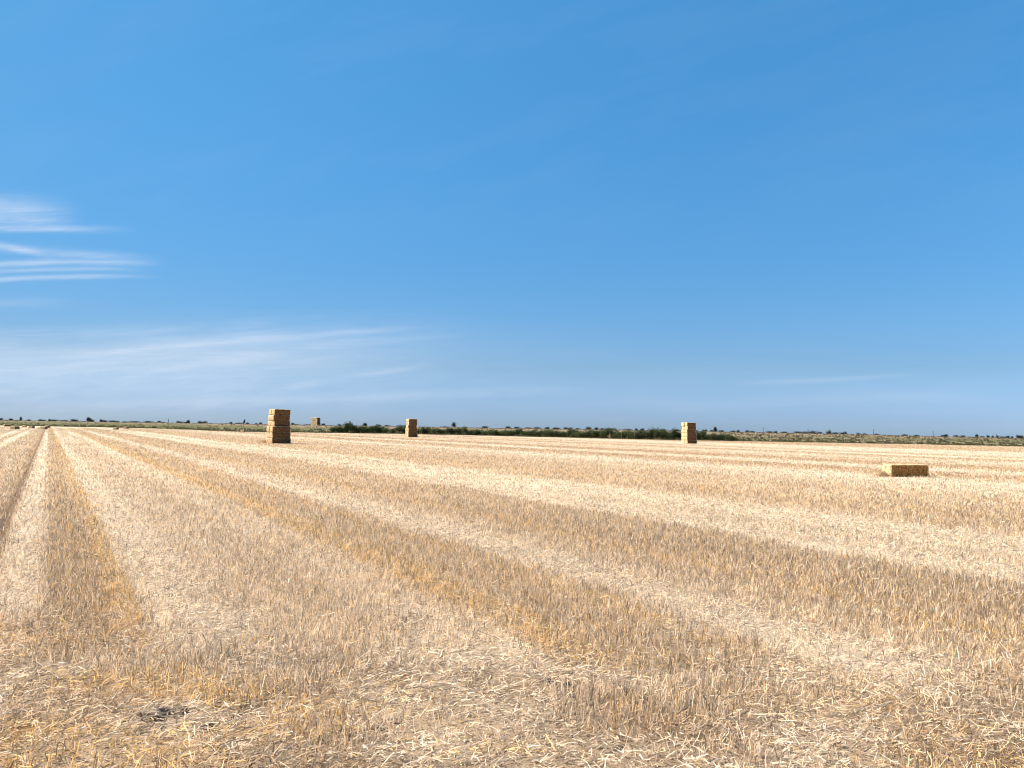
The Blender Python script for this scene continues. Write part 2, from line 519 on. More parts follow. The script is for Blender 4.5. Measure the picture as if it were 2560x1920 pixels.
BLn, BW, BH = 2.62, 1.20, 0.87
M_field = field_material()
M_straw = straw_material()
M_grass = grassland_material()
M_bush = leaf_material('bush_leaves', (0.018, 0.030, 0.012, 1), (0.11, 0.135, 0.045, 1))
M_far = leaf_material('far_tree_leaves', (0.012, 0.020, 0.016, 1), (0.032, 0.047, 0.034, 1))
M_bark = bark_material()
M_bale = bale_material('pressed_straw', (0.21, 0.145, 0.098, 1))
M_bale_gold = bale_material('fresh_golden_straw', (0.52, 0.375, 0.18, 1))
M_twine = plain_material('twine', (0.30, 0.22, 0.12, 1), (0.55, 0.45, 0.30, 1), 30.0)
M_wood = plain_material('weathered_pole_wood', (0.10, 0.08, 0.07, 1), (0.20, 0.17, 0.14, 1))
M_post = plain_material('grey_post_wood', (0.28, 0.23, 0.18, 1), (0.55, 0.20, 0.29, 1))
M_soil = plain_material('dry_soil', (0.10, 0.076, 0.055, 1), (0.23, 0.175, 0.13, 1), 14.0, 0.95)
M_ver = plain_material('dark_verge', (0.20, 0.155, 0.09, 1), (0.32, 0.25, 0.15, 1), 0.3, 0.95)

# ------------------------------------------------------------------ ground sheets
azs = np.concatenate([np.arange(-180, -48, 3.0), np.arange(-48, 48, 0.4), np.arange(48, 180, 3.0)]) * math.pi / 180


def polar(name, rad_of, nr, mat, zfun):
    na = len(azs)
    A = np.repeat(azs[:, None], nr, 1); Rr = rad_of(azs)
    X = np.sin(A) * Rr; Y = np.cos(A) * Rr
    Z = zfun(X, Y)
    V = np.stack([X, Y, Z], -1).reshape(-1, 3)
    i = np.arange(na); j = np.arange(nr - 1)
    I, J = np.meshgrid(i, j, indexing='ij'); I2 = (I + 1) % na
    Fc = np.stack([I * nr + J, I * nr + J + 1, I2 * nr + J + 1, I2 * nr + J], -1).reshape(-1, 4)
    me = mesh_np(name, V, Fc, mat, smooth=True)
    return link(name, me)


def field_r(az):
    e = edge_r(az)
    s = np.linspace(0, 1, 260)
    lg = 0.4 * np.exp(s[None, :] * np.log(e[:, None] / 0.4))
    lg[:, 0] = 0.0
    return lg


fld = polar('field', field_r, 260, M_field, lambda X, Y: relief(X, Y) + rise(X, Y))
tag(fld, 'harvested stubble field of pale and brown straw bands running to the horizon', 'field', kind='structure')


def grass_r(az):
    e = edge_r(az)
    s = np.linspace(0, 1, 90) ** 2.2
    return e[:, None] + s[None, :] * (9000 - e[:, None])


gl = polar('grassland', grass_r, 90, M_grass, lambda X, Y: relief(X, Y) + rise(X, Y))
tag(gl, 'green and tan rough grassland beyond the far edge of the stubble', 'grassland', kind='structure')

# narrow dark balk between the near field and the further patches on the left
xs = np.linspace(-260, 470, 120)
pp = np.array([along(a, 205 + 10 * math.sin(a * .011) + max(0, a) * .12 + max(0, a - 240) * .35) for a in xs])
wd = 3.0 * (0.5 + fbm(xs * .03, xs * 0, 4)) * np.clip((470 - xs) / 120, 0, 1)
nrm = pp / np.linalg.norm(pp, axis=1)[:, None]
a_ = pp - nrm * wd[:, None]; b_ = pp + nrm * wd[:, None]
V = np.concatenate([np.c_[a_, ground_z(a_[:, 0], a_[:, 1]) + .03], np.c_[pp, ground_z(pp[:, 0], pp[:, 1]) + .22], np.c_[b_, ground_z(b_[:, 0], b_[:, 1]) + .03]])
n = len(xs); i = np.arange(n - 1)
Fc = np.concatenate([np.c_[i, i + 1, n + i + 1, n + i], np.c_[n + i, n + i + 1, 2 * n + i + 1, 2 * n + i]])
tag(link('path', mesh_np('path', V, Fc, M_ver, True)), 'low brown grassy balk crossing the field far left', 'balk', kind='structure')

# ------------------------------------------------------------------ stubble
rng = np.random.default_rng(11)
HALF = R(43)


def sample(dens, p, r0, r1, rref):
    """points in a wedge with density dens*(rref/r)^p beyond rref"""
    rr = np.linspace(r0, r1, 4000)
    dn = dens * np.minimum(1.0, (rref / rr) ** p) * rr * 2 * HALF
    cdf = np.concatenate([[0], np.cumsum((dn[1:] + dn[:-1]) / 2 * np.diff(rr))])
    n = int(cdf[-1])
    r = np.interp(rng.random(n) * cdf[-1], cdf, rr)
    a = (rng.random(n) * 2 - 1) * HALF
    return r * np.sin(a), r * np.cos(a), r


def tone(n, L, O, x, y):
    t = rng.random(n)
    pale = np.array([.90, .72, .52]); tanc = np.array([.77, .59, .40]); brn = np.array([.60, .405, .225]); amb = np.array([.90, .60, .26])
    grey = np.array([.80, .66, .51])
    Lj = np.clip(L + (t - .5) * .9, 0, 1)[:, None]
    c = np.where(Lj > .5, tanc + (pale - tanc) * (Lj - .5) * 2, brn + (tanc - brn) * Lj * 2)
    o = (rng.random(n) < O * .75 + .05)[:, None]
    c = np.where(o, amb * (0.7 + 0.5 * rng.random(n))[:, None], c)
    g = (rng.random(n) < .12)[:, None]
    c = np.where(g, grey, c)
    # wisps of a few stems weather alike, so light and dark ones sit side by side
    w1 = vnoise(x * 26, y * 13, 301); w2 = rng.random(n)
    f = np.clip(.5 * w1 + .5 * w2, 0, 1)
    return c * (0.38 + 0.86 * sstep(f, .22, .72))[:, None]


def local_bands(x, y):
    L, O = band(x, y)
    hd = headland(x, y)
    pn = fbm(x * .5, y * .5, 44, 3)
    u = x * CP + y * SP; v = y * CP - x * SP
    k = row_coord(x, y)
    fl = np.clip((fbm(u * .11, v * .0012, 400, 4) - .34) / .30, .05, 1.0)
    wf = np.maximum(sstep(k, 18, 25), sstep(k, -3.4, -4.6))
    L = L * (1 - wf) + fl * wf
    O = O * (1 - wf)
    L = np.clip(L + (fbm(u * .9, v * .015, 410, 2) - .5) * (.35 + .25 * wf), 0, 1)
    L = L * (1 - hd) + hd * np.clip(.60 + (pn - .5) * 2.6, .12, .95)
    O = O * (1 - hd) + hd * sstep(fbm(x * .5, y * 1.2, 66), .50, .72) * .75
    flat = hd * sstep(fbm(x * .55 + y * .2, y * 1.1, 140, 3), .42, .60)
    return L, O, flat


def blades(name, base, tip, width, col, sides, bend=None):
    """thin stalks between base and tip: 3-sided tubes or single strips"""
    n = len(base)
    ax = tip - base
    ln = np.linalg.norm(ax, axis=1)[:, None]; a = ax / ln
    ref = rng.normal(size=(n, 3)); s1 = np.cross(a, ref); s1 /= np.linalg.norm(s1, axis=1)[:, None]
    s2 = np.cross(a, s1)
    mid = (base + tip) / 2
    if bend is not None: mid = mid + bend
    rings = []
    for c0, wf in ((base, 1.0), (mid, .95), (tip, .8)):
        if sides == 3:
            for q in range(3):
                th = q * 2 * math.pi / 3
                rings.append(c0 + (s1 * math.cos(th) + s2 * math.sin(th)) * (width * wf / 2)[:, None])
        else:
            rings.append(c0 + s1 * (width * wf / 2)[:, None]); rings.append(c0 - s1 * (width * wf / 2)[:, None])
    per = len(rings)
    V = np.stack(rings, 1).reshape(-1, 3)
    o = (np.arange(n) * per)[:, None]
    fs = []
    if sides == 3:
        for lv in (0, 3):
            for q in range(3):
                q2 = (q + 1) % 3
                fs.append(o + np.array([[lv + q, lv + q2, lv + 3 + q2, lv + 3 + q]]))
    else:
        for lv in (0, 2):
            fs.append(o + np.array([[lv, lv + 1, lv + 3, lv + 2]]))
    Fc = np.stack(fs, 1).reshape(-1, 4)
    C = np.repeat(col, per, 0)
    return V, Fc, C


def merge(name, parts, mat):
    V, Fc, C = [], [], []; o = 0
    for v, f, c in parts:
        V.append(v); Fc.append(f + o); C.append(c); o += len(v)
    return mesh_np(name, np.concatenate(V), np.concatenate(Fc), mat, True, np.concatenate(C))


def standing(r0, r1, dens, sides):
    x, y, r = sample(dens, 1.7, r0, r1, 14.0)
    L, O, hd = local_bands(x, y)
    clump = fbm(x * 2.2, y * 2.2, 77, 2)
    bare = sstep(fbm(x * .8, y * .8, 91), .66, .78)
    keep = rng.random(len(x)) < (1.0 - .65 * sstep(L, .6, .9) - .55 * hd - .3 * O) * (.25 + 1.4 * clump) * (1 - bare * .7)
    kk = row_coord(x, y)
    keep &= ~((np.abs(kk + .385) < .055) & (rng.random(len(x)) < .85) & (y > 9))
    x, y, r, L, O, hd = (q[keep] for q in (x, y, r, L, O, hd))
    # the drill sowed in rows: gather the stems on them
    u = x * CP + y * SP; v = y * CP - x * SP
    pitch = .15
    ur = (np.round(u / pitch) + rng.normal(size=len(u)) * .16) * pitch
    u = np.where((rng.random(len(u)) < .85) & (r < 70), ur, u)
    x = u * CP - v * SP; y = u * SP + v * CP
    n = len(x)
    h = (0.145 - .045 * sstep(L, .6, 1.0)) * (0.6 + .6 * rng.random(n)) * (1 - .25 * hd)
    wsc = np.maximum(1.0, (r / 14.0)) ** .85
    wd = 0.0074 * (0.6 + .8 * rng.random(n)) * wsc
    base = np.c_[x, y, ground_z(x, y) - .01]
    lean = rng.normal(size=(n, 2)) * (0.16 + .25 * hd + .12 * L)[:, None] * h[:, None]
    lay = (rng.random(n) < .12)[:, None]
    lean = np.where(lay, lean * 4.0, lean)
    tip = base + np.c_[lean, h]
    bend = rng.normal(size=(n, 3)) * (h * .06)[:, None]
    return blades('s', base, tip, wd, tone(n, L, O, x, y), sides, bend)


def lying(r0, r1, dens, sides):
    x, y, r = sample(dens, 2.0, r0, r1, 14.0)
    L, O, hd = local_bands(x, y)
    cl = fbm(x * 1.6, y * 1.6, 123, 2)
    keep = rng.random(len(x)) < (.16 + .6 * sstep(L, .5, .95) + .7 * O + .75 * hd) * (.35 + 1.2 * cl)
    x, y, r, L, O, hd = (q[keep] for q in (x, y, r, L, O, hd))
    n = len(x)
    ln = (0.035 + .10 * rng.random(n) ** 2) * (1 + .25 * hd)
    # windrowed straw lies mostly across the view, the rest any way round
    th = np.where(rng.random(n) < .45, rng.normal(size=n) * .5, rng.random(n) * math.pi)
    tilt = np.abs(rng.normal(size=n)) * .22
    wsc = np.maximum(1.0, (r / 14.0)) ** .95
    wd = 0.0072 * (0.6 + .9 * rng.random(n)) * wsc
    z0 = ground_z(x, y) + .006 + rng.random(n) ** 1.5 * (.05 + .06 * hd)
    dx, dy, dz = np.cos(th) * np.cos(tilt) * ln / 2, np.sin(th) * np.cos(tilt) * ln / 2, np.sin(tilt) * ln / 2
    c = np.c_[x, y, z0 + dz]
    v = np.c_[dx, dy, dz]
    bend = rng.normal(size=(n, 3)) * (ln * .05)[:, None]
    bend[:, 2] = np.abs(bend[:, 2])
    Lb = np.clip(L + .10, 0, 1)
    return blades('l', c - v, c + v, wd, tone(n, Lb, O, x, y), sides, bend)


parts = [standing(3.0, 390.0, 720, 1)]
st = link('stubble', merge('stubble', parts, M_straw))
tag(st, 'cut straw stubble standing in rows over the whole field', 'stubble', kind='stuff')
parts = [lying(3.0, 120.0, 760, 1)]
lt = link('loose_straw', merge('loose_straw', parts, M_straw))
tag(lt, 'loose straw lying over the stubble and thickest in the foreground', 'loose straw', kind='stuff')

# ------------------------------------------------------------------ straw bales


def bale_mesh(seed, nx=52, ny=24, nz=20, fringe=700, mat=None):
    rs = random.Random(seed)
    hx, hy, hz = BLn / 2, BW / 2, BH / 2
    V, Fc, idx = [], [], {}
    def vid(p):
        k = (round(p[0], 4), round(p[1], 4), round(p[2], 4))
        if k not in idx:
            idx[k] = len(V); V.append(p)
        return idx[k]
    gx = np.linspace(-hx, hx, nx + 1); gy = np.linspace(-hy, hy, ny + 1); gzz = np.linspace(-hz, hz, nz + 1)
    for s in (-1, 1):
        for i in range(nx):
            for j in range(nz):
                q = [(gx[i], s * hy, gzz[j]), (gx[i + 1], s * hy, gzz[j]), (gx[i + 1], s * hy, gzz[j + 1]), (gx[i], s * hy, gzz[j + 1])]
                Fc.append([vid(p) for p in (q if s < 0 else q[::-1])])
            for j in range(ny):
                q = [(gx[i], gy[j], s * hz), (gx[i + 1], gy[j], s * hz), (gx[i + 1], gy[j + 1], s * hz), (gx[i], gy[j + 1], s * hz)]
                Fc.append([vid(p) for p in (q if s > 0 else q[::-1])])
        for i in range(ny):
            for j in range(nz):
                q = [(s * hx, gy[i], gzz[j]), (s * hx, gy[i + 1], gzz[j]), (s * hx, gy[i + 1], gzz[j + 1]), (s * hx, gy[i], gzz[j + 1])]
                Fc.append([vid(p) for p in (q if s > 0 else q[::-1])])
    rad = 0.13
    flakes = [-hx]
    while flakes[-1] < hx: flakes.append(flakes[-1] + rs.uniform(.07, .15))
    flakes = np.array(flakes)
    fdep = np.array([rs.uniform(.2, 1) for _ in flakes])
    tw = [(-.5 + (k + .5) / 6) * BW for k in range(6)]
    out = []
    for (x, y, z) in V:
        c = Vector((max(-hx + rad, min(hx - rad, x)), max(-hy + rad, min(hy - rad, y)), max(-hz + rad * .8, min(hz - rad * .8, z))))
        dvec = Vector((x, y, z)) - c
        nrm = dvec.normalized() if dvec.length > 1e-6 else Vector((0, 0, 1))
        rr = rad if dvec.length > 1e-6 else 0
        p = c + nrm * min(rr, dvec.length * 1.0)
        wx, wy, wz = abs(nrm.x), abs(nrm.y), abs(nrm.z)
        dsp = -.02 * wz * (abs(x) / hx) ** 3
        dsp += wy * .025 * (1 - (z / hz) ** 2)
        fi = int(np.argmin(np.abs(flakes - (x + .03 * math.sin(z * 5 + seed)))))
        df = abs(flakes[fi] - (x + .03 * math.sin(z * 5 + seed)))
        dsp -= (wy + wz * .5) * .030 * fdep[fi] * math.exp(-(df / .018) ** 2)
        dsp -= wy * .030 * math.exp(-((z + .10 + .03 * math.sin(x * 3 + seed)) / .022) ** 2)
        for ty in tw:
            dsp -= (wx + wz) * .030 * math.exp(-((y - ty) / .022) ** 2)
        q = Vector((x * 2.2 + seed * 7.1, y * 2.2, z * 2.2))
        dsp += .045 * mnoise.noise(q) + .028 * mnoise.noise(q * 3.1) + .018 * mnoise.noise(q * 8.3)
        # the belly of each end bulges a little between the strings
        dsp += wx * .03 * (1 - (z / hz) ** 2)
        p = p + nrm * dsp
        out.append((p.x, p.y, p.z + hz))
    out = np.array(out)
    F4 = np.array(Fc)
    # frayed stalks sticking out of the faces
    if fringe:
        fr = random.Random(seed + 99)
        bs, tp = [], []
        for _ in range(fringe):
            f = F4[fr.randrange(len(F4))]
            a, b, c_, d_ = (Vector(out[i]) for i in f)
            nn = (b - a).cross(c_ - a).normalized()
            ctr = (a + b + c_ + d_) / 4
            dr = (nn * fr.uniform(.2, 1) + Vector((fr.uniform(-1, 1), fr.uniform(-1, 1), fr.uniform(-1, .6)))).normalized()
            if nn.z < -.5: continue
            bs.append(ctr - nn * .01); tp.append(ctr + dr * fr.uniform(.03, .17))
        bs = np.array([list(v) for v in bs]); tp = np.array([list(v) for v in tp])
        tp[:, 2] = np.maximum(tp[:, 2], 0.005)
        V2, F2, _ = blades('f', bs, tp, np.full(len(bs), .008), np.ones((len(bs), 3)), 1)
        F4 = np.concatenate([F4, F2 + len(out)]); out = np.concatenate([out, V2])
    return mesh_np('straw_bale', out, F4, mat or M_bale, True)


def twine_mesh(yt):
    pts = []
    hx, hz = BLn / 2 + .004, BH / 2
    path = [(-hx + .08, BH + .003), (hx - .08, BH + .003), (hx - .02, BH - .03), (hx + .005, BH - .10), (hx + .012, hz), (hx + .005, .10), (hx - .03, .015),
            (-hx + .03, .015), (-hx - .005, .10), (-hx - .012, hz), (-hx - .005, BH - .10), (-hx + .02, BH - .03)]
    n = len(path); V, Fc = [], []
    for i, (px, pz) in enumerate(path):
        nx, nz = px, pz - hz
        l = math.hypot(nx / 3, nz) or 1
        o = Vector((nx / 3 / l, 0, nz / l)) * .006
        for (s, k) in ((-.005, .2), (0, 1), (.005, .2)):
            V.append((px + o.x * k, yt + s, pz + o.z * k))
    for i in range(n):
        j = (i + 1) % n
        for k in (0, 1):
            Fc.append((3 * i + k, 3 * i + k + 1, 3 * j + k + 1, 3 * j + k))
    return mesh_np('twine', np.array(V), np.array(Fc), M_twine, False)


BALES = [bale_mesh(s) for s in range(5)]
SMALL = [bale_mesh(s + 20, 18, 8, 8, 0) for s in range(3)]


def heading_rz(h):
    """z rotation that turns a bale's long side (-Y in its own frame) to a compass heading"""
    # -Y has heading 180; rotation about z by a lowers the heading by a
    return R(180 - h)


rb = random.Random(5)
ORD = ['bottom', 'second', 'third', 'fourth', 'fifth', 'topmost']


def stack(cx, cy, front_heading, layers, cols, where, group, meshes, offs, jit=.05, dz=0.0, lowx=1.03):
    rz = heading_rz(front_heading)
    ca, sa = math.cos(rz), math.sin(rz)
    z = dz
    for k in range(layers):
        ox, oy = offs[k]
        for c in range(cols):
            lx = ox + rb.uniform(-jit, jit)
            ly = oy + (c - (cols - 1) / 2) * (BW + .03) + rb.uniform(-jit, jit) * .5
            if c > 0: ly = max(ly, oy + (c - (cols - 1) / 2) * (BW + .03))
            x = cx + lx * ca - ly * sa; y = cy + lx * sa + ly * ca
            o = link('straw_bale', meshes[rb.randrange(len(meshes))], None, (x, y, z + k * BH * .985), rz + rb.uniform(-.045, .045) + (math.pi if rb.random() < .5 else 0),
                     (lowx * rb.uniform(.98, 1.02) if k < layers / 2 else rb.uniform(.93, .97), 1, rb.uniform(.955, .985)))
            o.rotation_euler[1] = rb.uniform(-.012, .012)
            row = ORD[k] if k < layers - 1 else 'topmost'
            if cols == 1: col = ''
            elif cols == 2: col = 'front' if c == 0 else 'rear'
            else: col = ['nearest', 'second', 'third', 'fourth', 'rearmost'][c]
            lab = f'{row} {"layer" if cols > 1 else "bale"}{", " + col + " bale," if col else ""} of {where}'
            tag(o, lab, 'straw bale', group)


offs = [(-.10, -.28), (-.08, -.30), (-.10, -.34), (.07, .20), (.03, .16), (.08, .20)]
x1, y1 = ground_at(691, 1109.5)
stack(x1, y1 + 1.0, 180 - 17 - 20, 6, 2, 'the biggest straw stack left of centre', 'bales of the biggest stack', BALES, offs, .04, 0.0, 1.07)
x2, y2 = along(1029, 219)
offs2 = [(.04, -.12), (-.02, -.10), (-.04, -.12), (-.02, .12), (.14, .14), (.02, .18)]
stack(x2, y2, 180 - 7.5 - 16, 6, 2, 'the slim straw stack among the hedge bushes', 'bales of the slim stack', BALES, offs2, .08)
x3, y3 = along(1722, 190)
offs3 = [(.0, -.20), (-.05, -.12), (-.04, -.10), (0, .08), (.03, .04), (-.02, .10)]
stack(x3, y3, 180 + 12.5 - 33, 6, 2, 'the straw stack right of centre by the hedge end', 'bales of the right stack', BALES, offs3, .08)
x4, y4 = along(789, 500)
stack(x4, y4, 126, 6, 5, 'the distant straw stack on the green rise', 'bales of the distant stack', SMALL, [(0, 0)] * 5 + [(0, .3)], .08, gz(x4, y4) - .1)

# the single bale lying on the right
xb, yb = ground_at(2274, 1193)
yb += .55
root = bpy.data.objects.new('straw_bale', None); COL.objects.link(root)
root.location = (xb, yb, gz(xb, yb) - .02); root.rotation_euler = (0, R(-.6), heading_rz(180 + 27 - 27))
tag(root, 'lone golden straw bale lying by itself on the right of the field', 'straw bale', 'single bales on the field')
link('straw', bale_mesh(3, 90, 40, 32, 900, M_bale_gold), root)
for k in range(6):
    link('twine', twine_mesh((-.5 + (k + .5) / 6) * BW), root)

# spilled straw heap at the foot of the bale's end
def heap(cx, cy, rx, ry, hgt, n, label):
    th = rng.random(n) * 2 * math.pi; rr = np.sqrt(rng.random(n))
    x = np.cos(th) * rr * rx; y = np.sin(th) * rr * ry
    top = hgt * (1 - rr ** 1.3)
    z = top * rng.random(n) ** .5 + .01
    ln = .10 + .15 * rng.random(n)
    a = rng.random(n) * 2 * math.pi; ti = rng.normal(size=n) * .35
    v = np.c_[np.cos(a) * np.cos(ti), np.sin(a) * np.cos(ti), np.sin(ti)] * (ln / 2)[:, None]
    c = np.c_[x, y, z + ln * .1]
    O = np.full(n, .35); L = np.full(n, .7)
    V, Fc, C = blades('h', c - v, c + v, np.full(n, .011), tone(n, L, O, x, y), 3, rng.normal(size=(n, 3)) * .01)
    o = link('straw_heap', mesh_np('straw_heap', V, Fc, M_straw, True, C), None, (cx, cy, gz(cx, cy)))
    tag(o, label, 'straw heap')


ex, ey = ground_at(2212, 1192.0)
heap(ex, ey + .35, .55, .55, .42, 1500, 'small heap of loose straw spilled at the left end of the lone bale')
sx, sy = ground_at(655, 1108)
heap(sx - .1, sy + 1.2, .8, .9, .55, 1300, 'loose straw heaped at the left foot of the biggest stack')

# small bales far away on the left
FARB = [(37, 1073, 62, 'dark brown bale far left, first of the bales from the left edge'),
        (61, 1068.5, 80, 'far bale standing behind and between the first two bales from the left'),
        (79, 1071, 70, 'half pale far bale, third from the left edge'),
        (110, 1073, 75, 'far bale with a dark long side, front one of the touching pair'),
        (118, 1069.5, 70, 'far bale behind the front one of the touching pair'),
        (290, 1074, 72, 'far bale with a pale left end where the straw bands begin'),
        (316, 1072, 65, 'far pale bale just right of the one where the bands begin'),
        (18, 1066, 15, 'pale far bale on the green margin at the left edge'),
        (164, 1066.5, 15, 'thin pale bale on the green margin right of the touching pair'),
        (205, 1067, 15, 'thin pale bale on the green margin, midway along the left horizon'),
        (384, 1070, 15, 'thin pale bale on the green margin left of the dark lone bale'),
        (606, 1081, 85, 'small dark bale alone at the field edge left of the biggest stack')]
for (px, py, th, lab) in FARB:
    x, y = ground_at(px, py)
    s = 1.15 if px in (37, 110) else 1.0
    o = link('straw_bale', SMALL[rb.randrange(3)], None, (x, y, gz(x, y) - .02), 0, (s, s, s))
    hd = 180 + math.degrees(math.atan2(x, y)) - th
    o.rotation_euler = (0, 0, heading_rz(hd))
    tag(o, lab, 'straw bale', 'single bales on the field')

# ------------------------------------------------------------------ trees, bushes
def crown_np(seed, rx, rz, n, leaf, lobes, low=False, base=0.12):
    g = np.random.default_rng(seed)
    cs = []
    for i in range(lobes):
        a = g.random() * 2 * math.pi; q = math.sqrt(g.random()) * .62
        cs.append((math.cos(a) * q * rx, math.sin(a) * q * rx, rz * (base + (.04 if low else .18) + .46 * g.random()), g.uniform(.32, .55)))
    cs = np.array(cs)
    w_ = g.integers(0, lobes, n)
    dirs = g.normal(size=(n, 3)); dirs /= np.linalg.norm(dirs, axis=1)[:, None]
    rad = g.random(n) ** .35
    sc = np.c_[np.full(n, rx), np.full(n, rx), np.full(n, rz * .72)] * cs[w_, 3][:, None]
    c = cs[w_, :3] + dirs * rad[:, None] * sc * (1 + .25 * g.normal(size=n))[:, None]
    c[:, 2] = np.maximum(c[:, 2], .08)
    nr = g.normal(size=(n, 3)) + dirs * 1.2 + np.array([0, 0, .5]); nr /= np.linalg.norm(nr, axis=1)[:, None]
    rf = g.normal(size=(n, 3)); a = np.cross(nr, rf); a /= np.linalg.norm(a, axis=1)[:, None]; b = np.cross(nr, a)
    s = leaf * (.6 + .8 * g.random(n))[:, None]
    V = np.stack([c - a * s, c - b * s * .6, c + a * s, c + b * s * .6], 1).reshape(-1, 3)
    Fc = np.arange(n * 4).reshape(-1, 4)
    tn = np.clip(g.random(n) * .7 + .3 * g.random(lobes)[w_], 0, 1)
    C = np.repeat(np.c_[tn, tn, tn], 4, 0)
    return V, Fc, C


def trunk_mesh(seed, h, r, limbs=5, spread=1.0, crown_r=1.5):
    g = random.Random(seed)
    V, Fc = [], []
    def tube(p0, p1, r0, r1):
        ax = (p1 - p0).normalized(); s = ax.orthogonal().normalized(); t_ = ax.cross(s)
        o = len(V)
        for (c, rr) in ((p0, r0), (p1, r1)):
            for q in range(6):
                th = q * math.pi / 3
                V.append(tuple(c + (s * math.cos(th) + t_ * math.sin(th)) * rr))
        for q in range(6):
            q2 = (q + 1) % 6
            Fc.append((o + q, o + q2, o + 6 + q2, o + 6 + q))
    a = Vector((0, 0, -.1)); b = Vector((g.uniform(-.1, .1), g.uniform(-.1, .1), h * .5)); c = Vector((g.uniform(-.2, .2), g.uniform(-.2, .2), h))
    tube(a, b, r, r * .75); tube(b, c, r * .75, r * .4)
    for k in range(limbs):
        th = k * 2 * math.pi / limbs + g.random()
        st_ = b.lerp(c, g.uniform(0, .9))
        tube(st_, st_ + Vector((math.cos(th) * crown_r * .7, math.sin(th) * crown_r * .7, h * .35 * g.uniform(.5, 1.2))), r * .4, r * .12)
    return mesh_np('trunk', np.array(V), np.array(Fc), M_bark, True)


# hedgerow along the far edge of the stubble
BUSH = []
for s in range(7):
    V, Fc, C = crown_np(100 + s, 2.6, 3.6, 1500, .17, 9)
    BUSH.append((mesh_np('crown', V, Fc, M_bush, False, C), trunk_mesh(300 + s, 1.8, .11, 6, 1, 1.6)))
FTREE = []
for s in range(6):
    V, Fc, C = crown_np(500 + s, [2.6, 3.6, 2.0, 4.2, 1.5, 3.0][s], [5, 4, 6, 3.6, 6.5, 4.6][s], 900, .22, [7, 9, 5, 10, 4, 7][s], low=True, base=[.05, .02, .10, .0, .2, .25][s])
    FTREE.append((mesh_np('crown', V, Fc, M_far, False, C), trunk_mesh(700 + s, [3, 2.2, 4, 2, 4, 2.6][s], .18, 5, 1, 1.4)))


def plant(name, proto, x, y, sc, rz, label, cat, group, sink=.05):
    root = bpy.data.objects.new(name, None); COL.objects.link(root)
    root.location = (x, y, gz(x, y) - sink); root.rotation_euler = (0, 0, rz); root.scale = sc
    link('crown', proto[0], root); link('trunk', proto[1], root)
    return tag(root, label, cat, group)


def ordinal(n):
    w1 = ['zeroth', 'first', 'second', 'third', 'fourth', 'fifth', 'sixth', 'seventh', 'eighth', 'ninth', 'tenth', 'eleventh', 'twelfth',
          'thirteenth', 'fourteenth', 'fifteenth', 'sixteenth', 'seventeenth', 'eighteenth', 'nineteenth', 'twentieth']
    if n <= 20: return w1[n]
    return ['', '', 'twenty', 'thirty', 'forty', 'fifty'][n // 10] + ('-' + w1[n % 10] if n % 10 else '')


rh = random.Random(8)
hx = 832.0
hedge = []
while hx < 1846:
    # height in metres by where along the hedge: taller at the left end
    hm = np.interp(hx, [827, 860, 920, 960, 1010, 1060, 1100, 1150, 1200, 1330, 1350, 1460, 1560, 1640, 1700, 1760, 1850], [3.8, 4.1, 4.3, 4.1, 4.6, 3.4, 3.6, 3.8, 2.9, 3.4, 4.0, 3.5, 3.9, 4.2, 3.9, 3.4, 2.6])
    hedge.append((hx, hm * rh.uniform(.8, 1.15)))
    hx += rh.uniform(9.5, 15)
nL = sum(1 for h in hedge if h[0] < 1028); nM = sum(1 for h in hedge if 1028 <= h[0] < 1725)
for i, (px, hm) in enumerate(hedge):
    dist = float(np.interp(px, [p[0] for p in EDGE_PX], [p[1] for p in EDGE_PX])) + rh.uniform(2, 7)
    x, y = along(px, dist)
    if px < 1028:
        lab = f'dark green hedge bush, {ordinal(nL - i)} to the left of the slim stack'
    elif px < 1725:
        lab = f'dark green hedge bush, {ordinal(i - nL + 1)} to the right of the slim stack'
    else:
        lab = f'dark green hedge bush, {ordinal(i - nL - nM + 1)} to the right of the right-hand stack'
    wd = rh.uniform(.85, 1.25)
    hm *= .80 * rh.choice([.85, .95, 1.0, 1.1, 1.25])
    wd *= .82
    plant('bush', BUSH[rh.randrange(7)], x, y, (wd, wd, hm / 3.6), rh.uniform(0, 6.28), lab, 'bush', 'hedgerow bushes along the field edge')

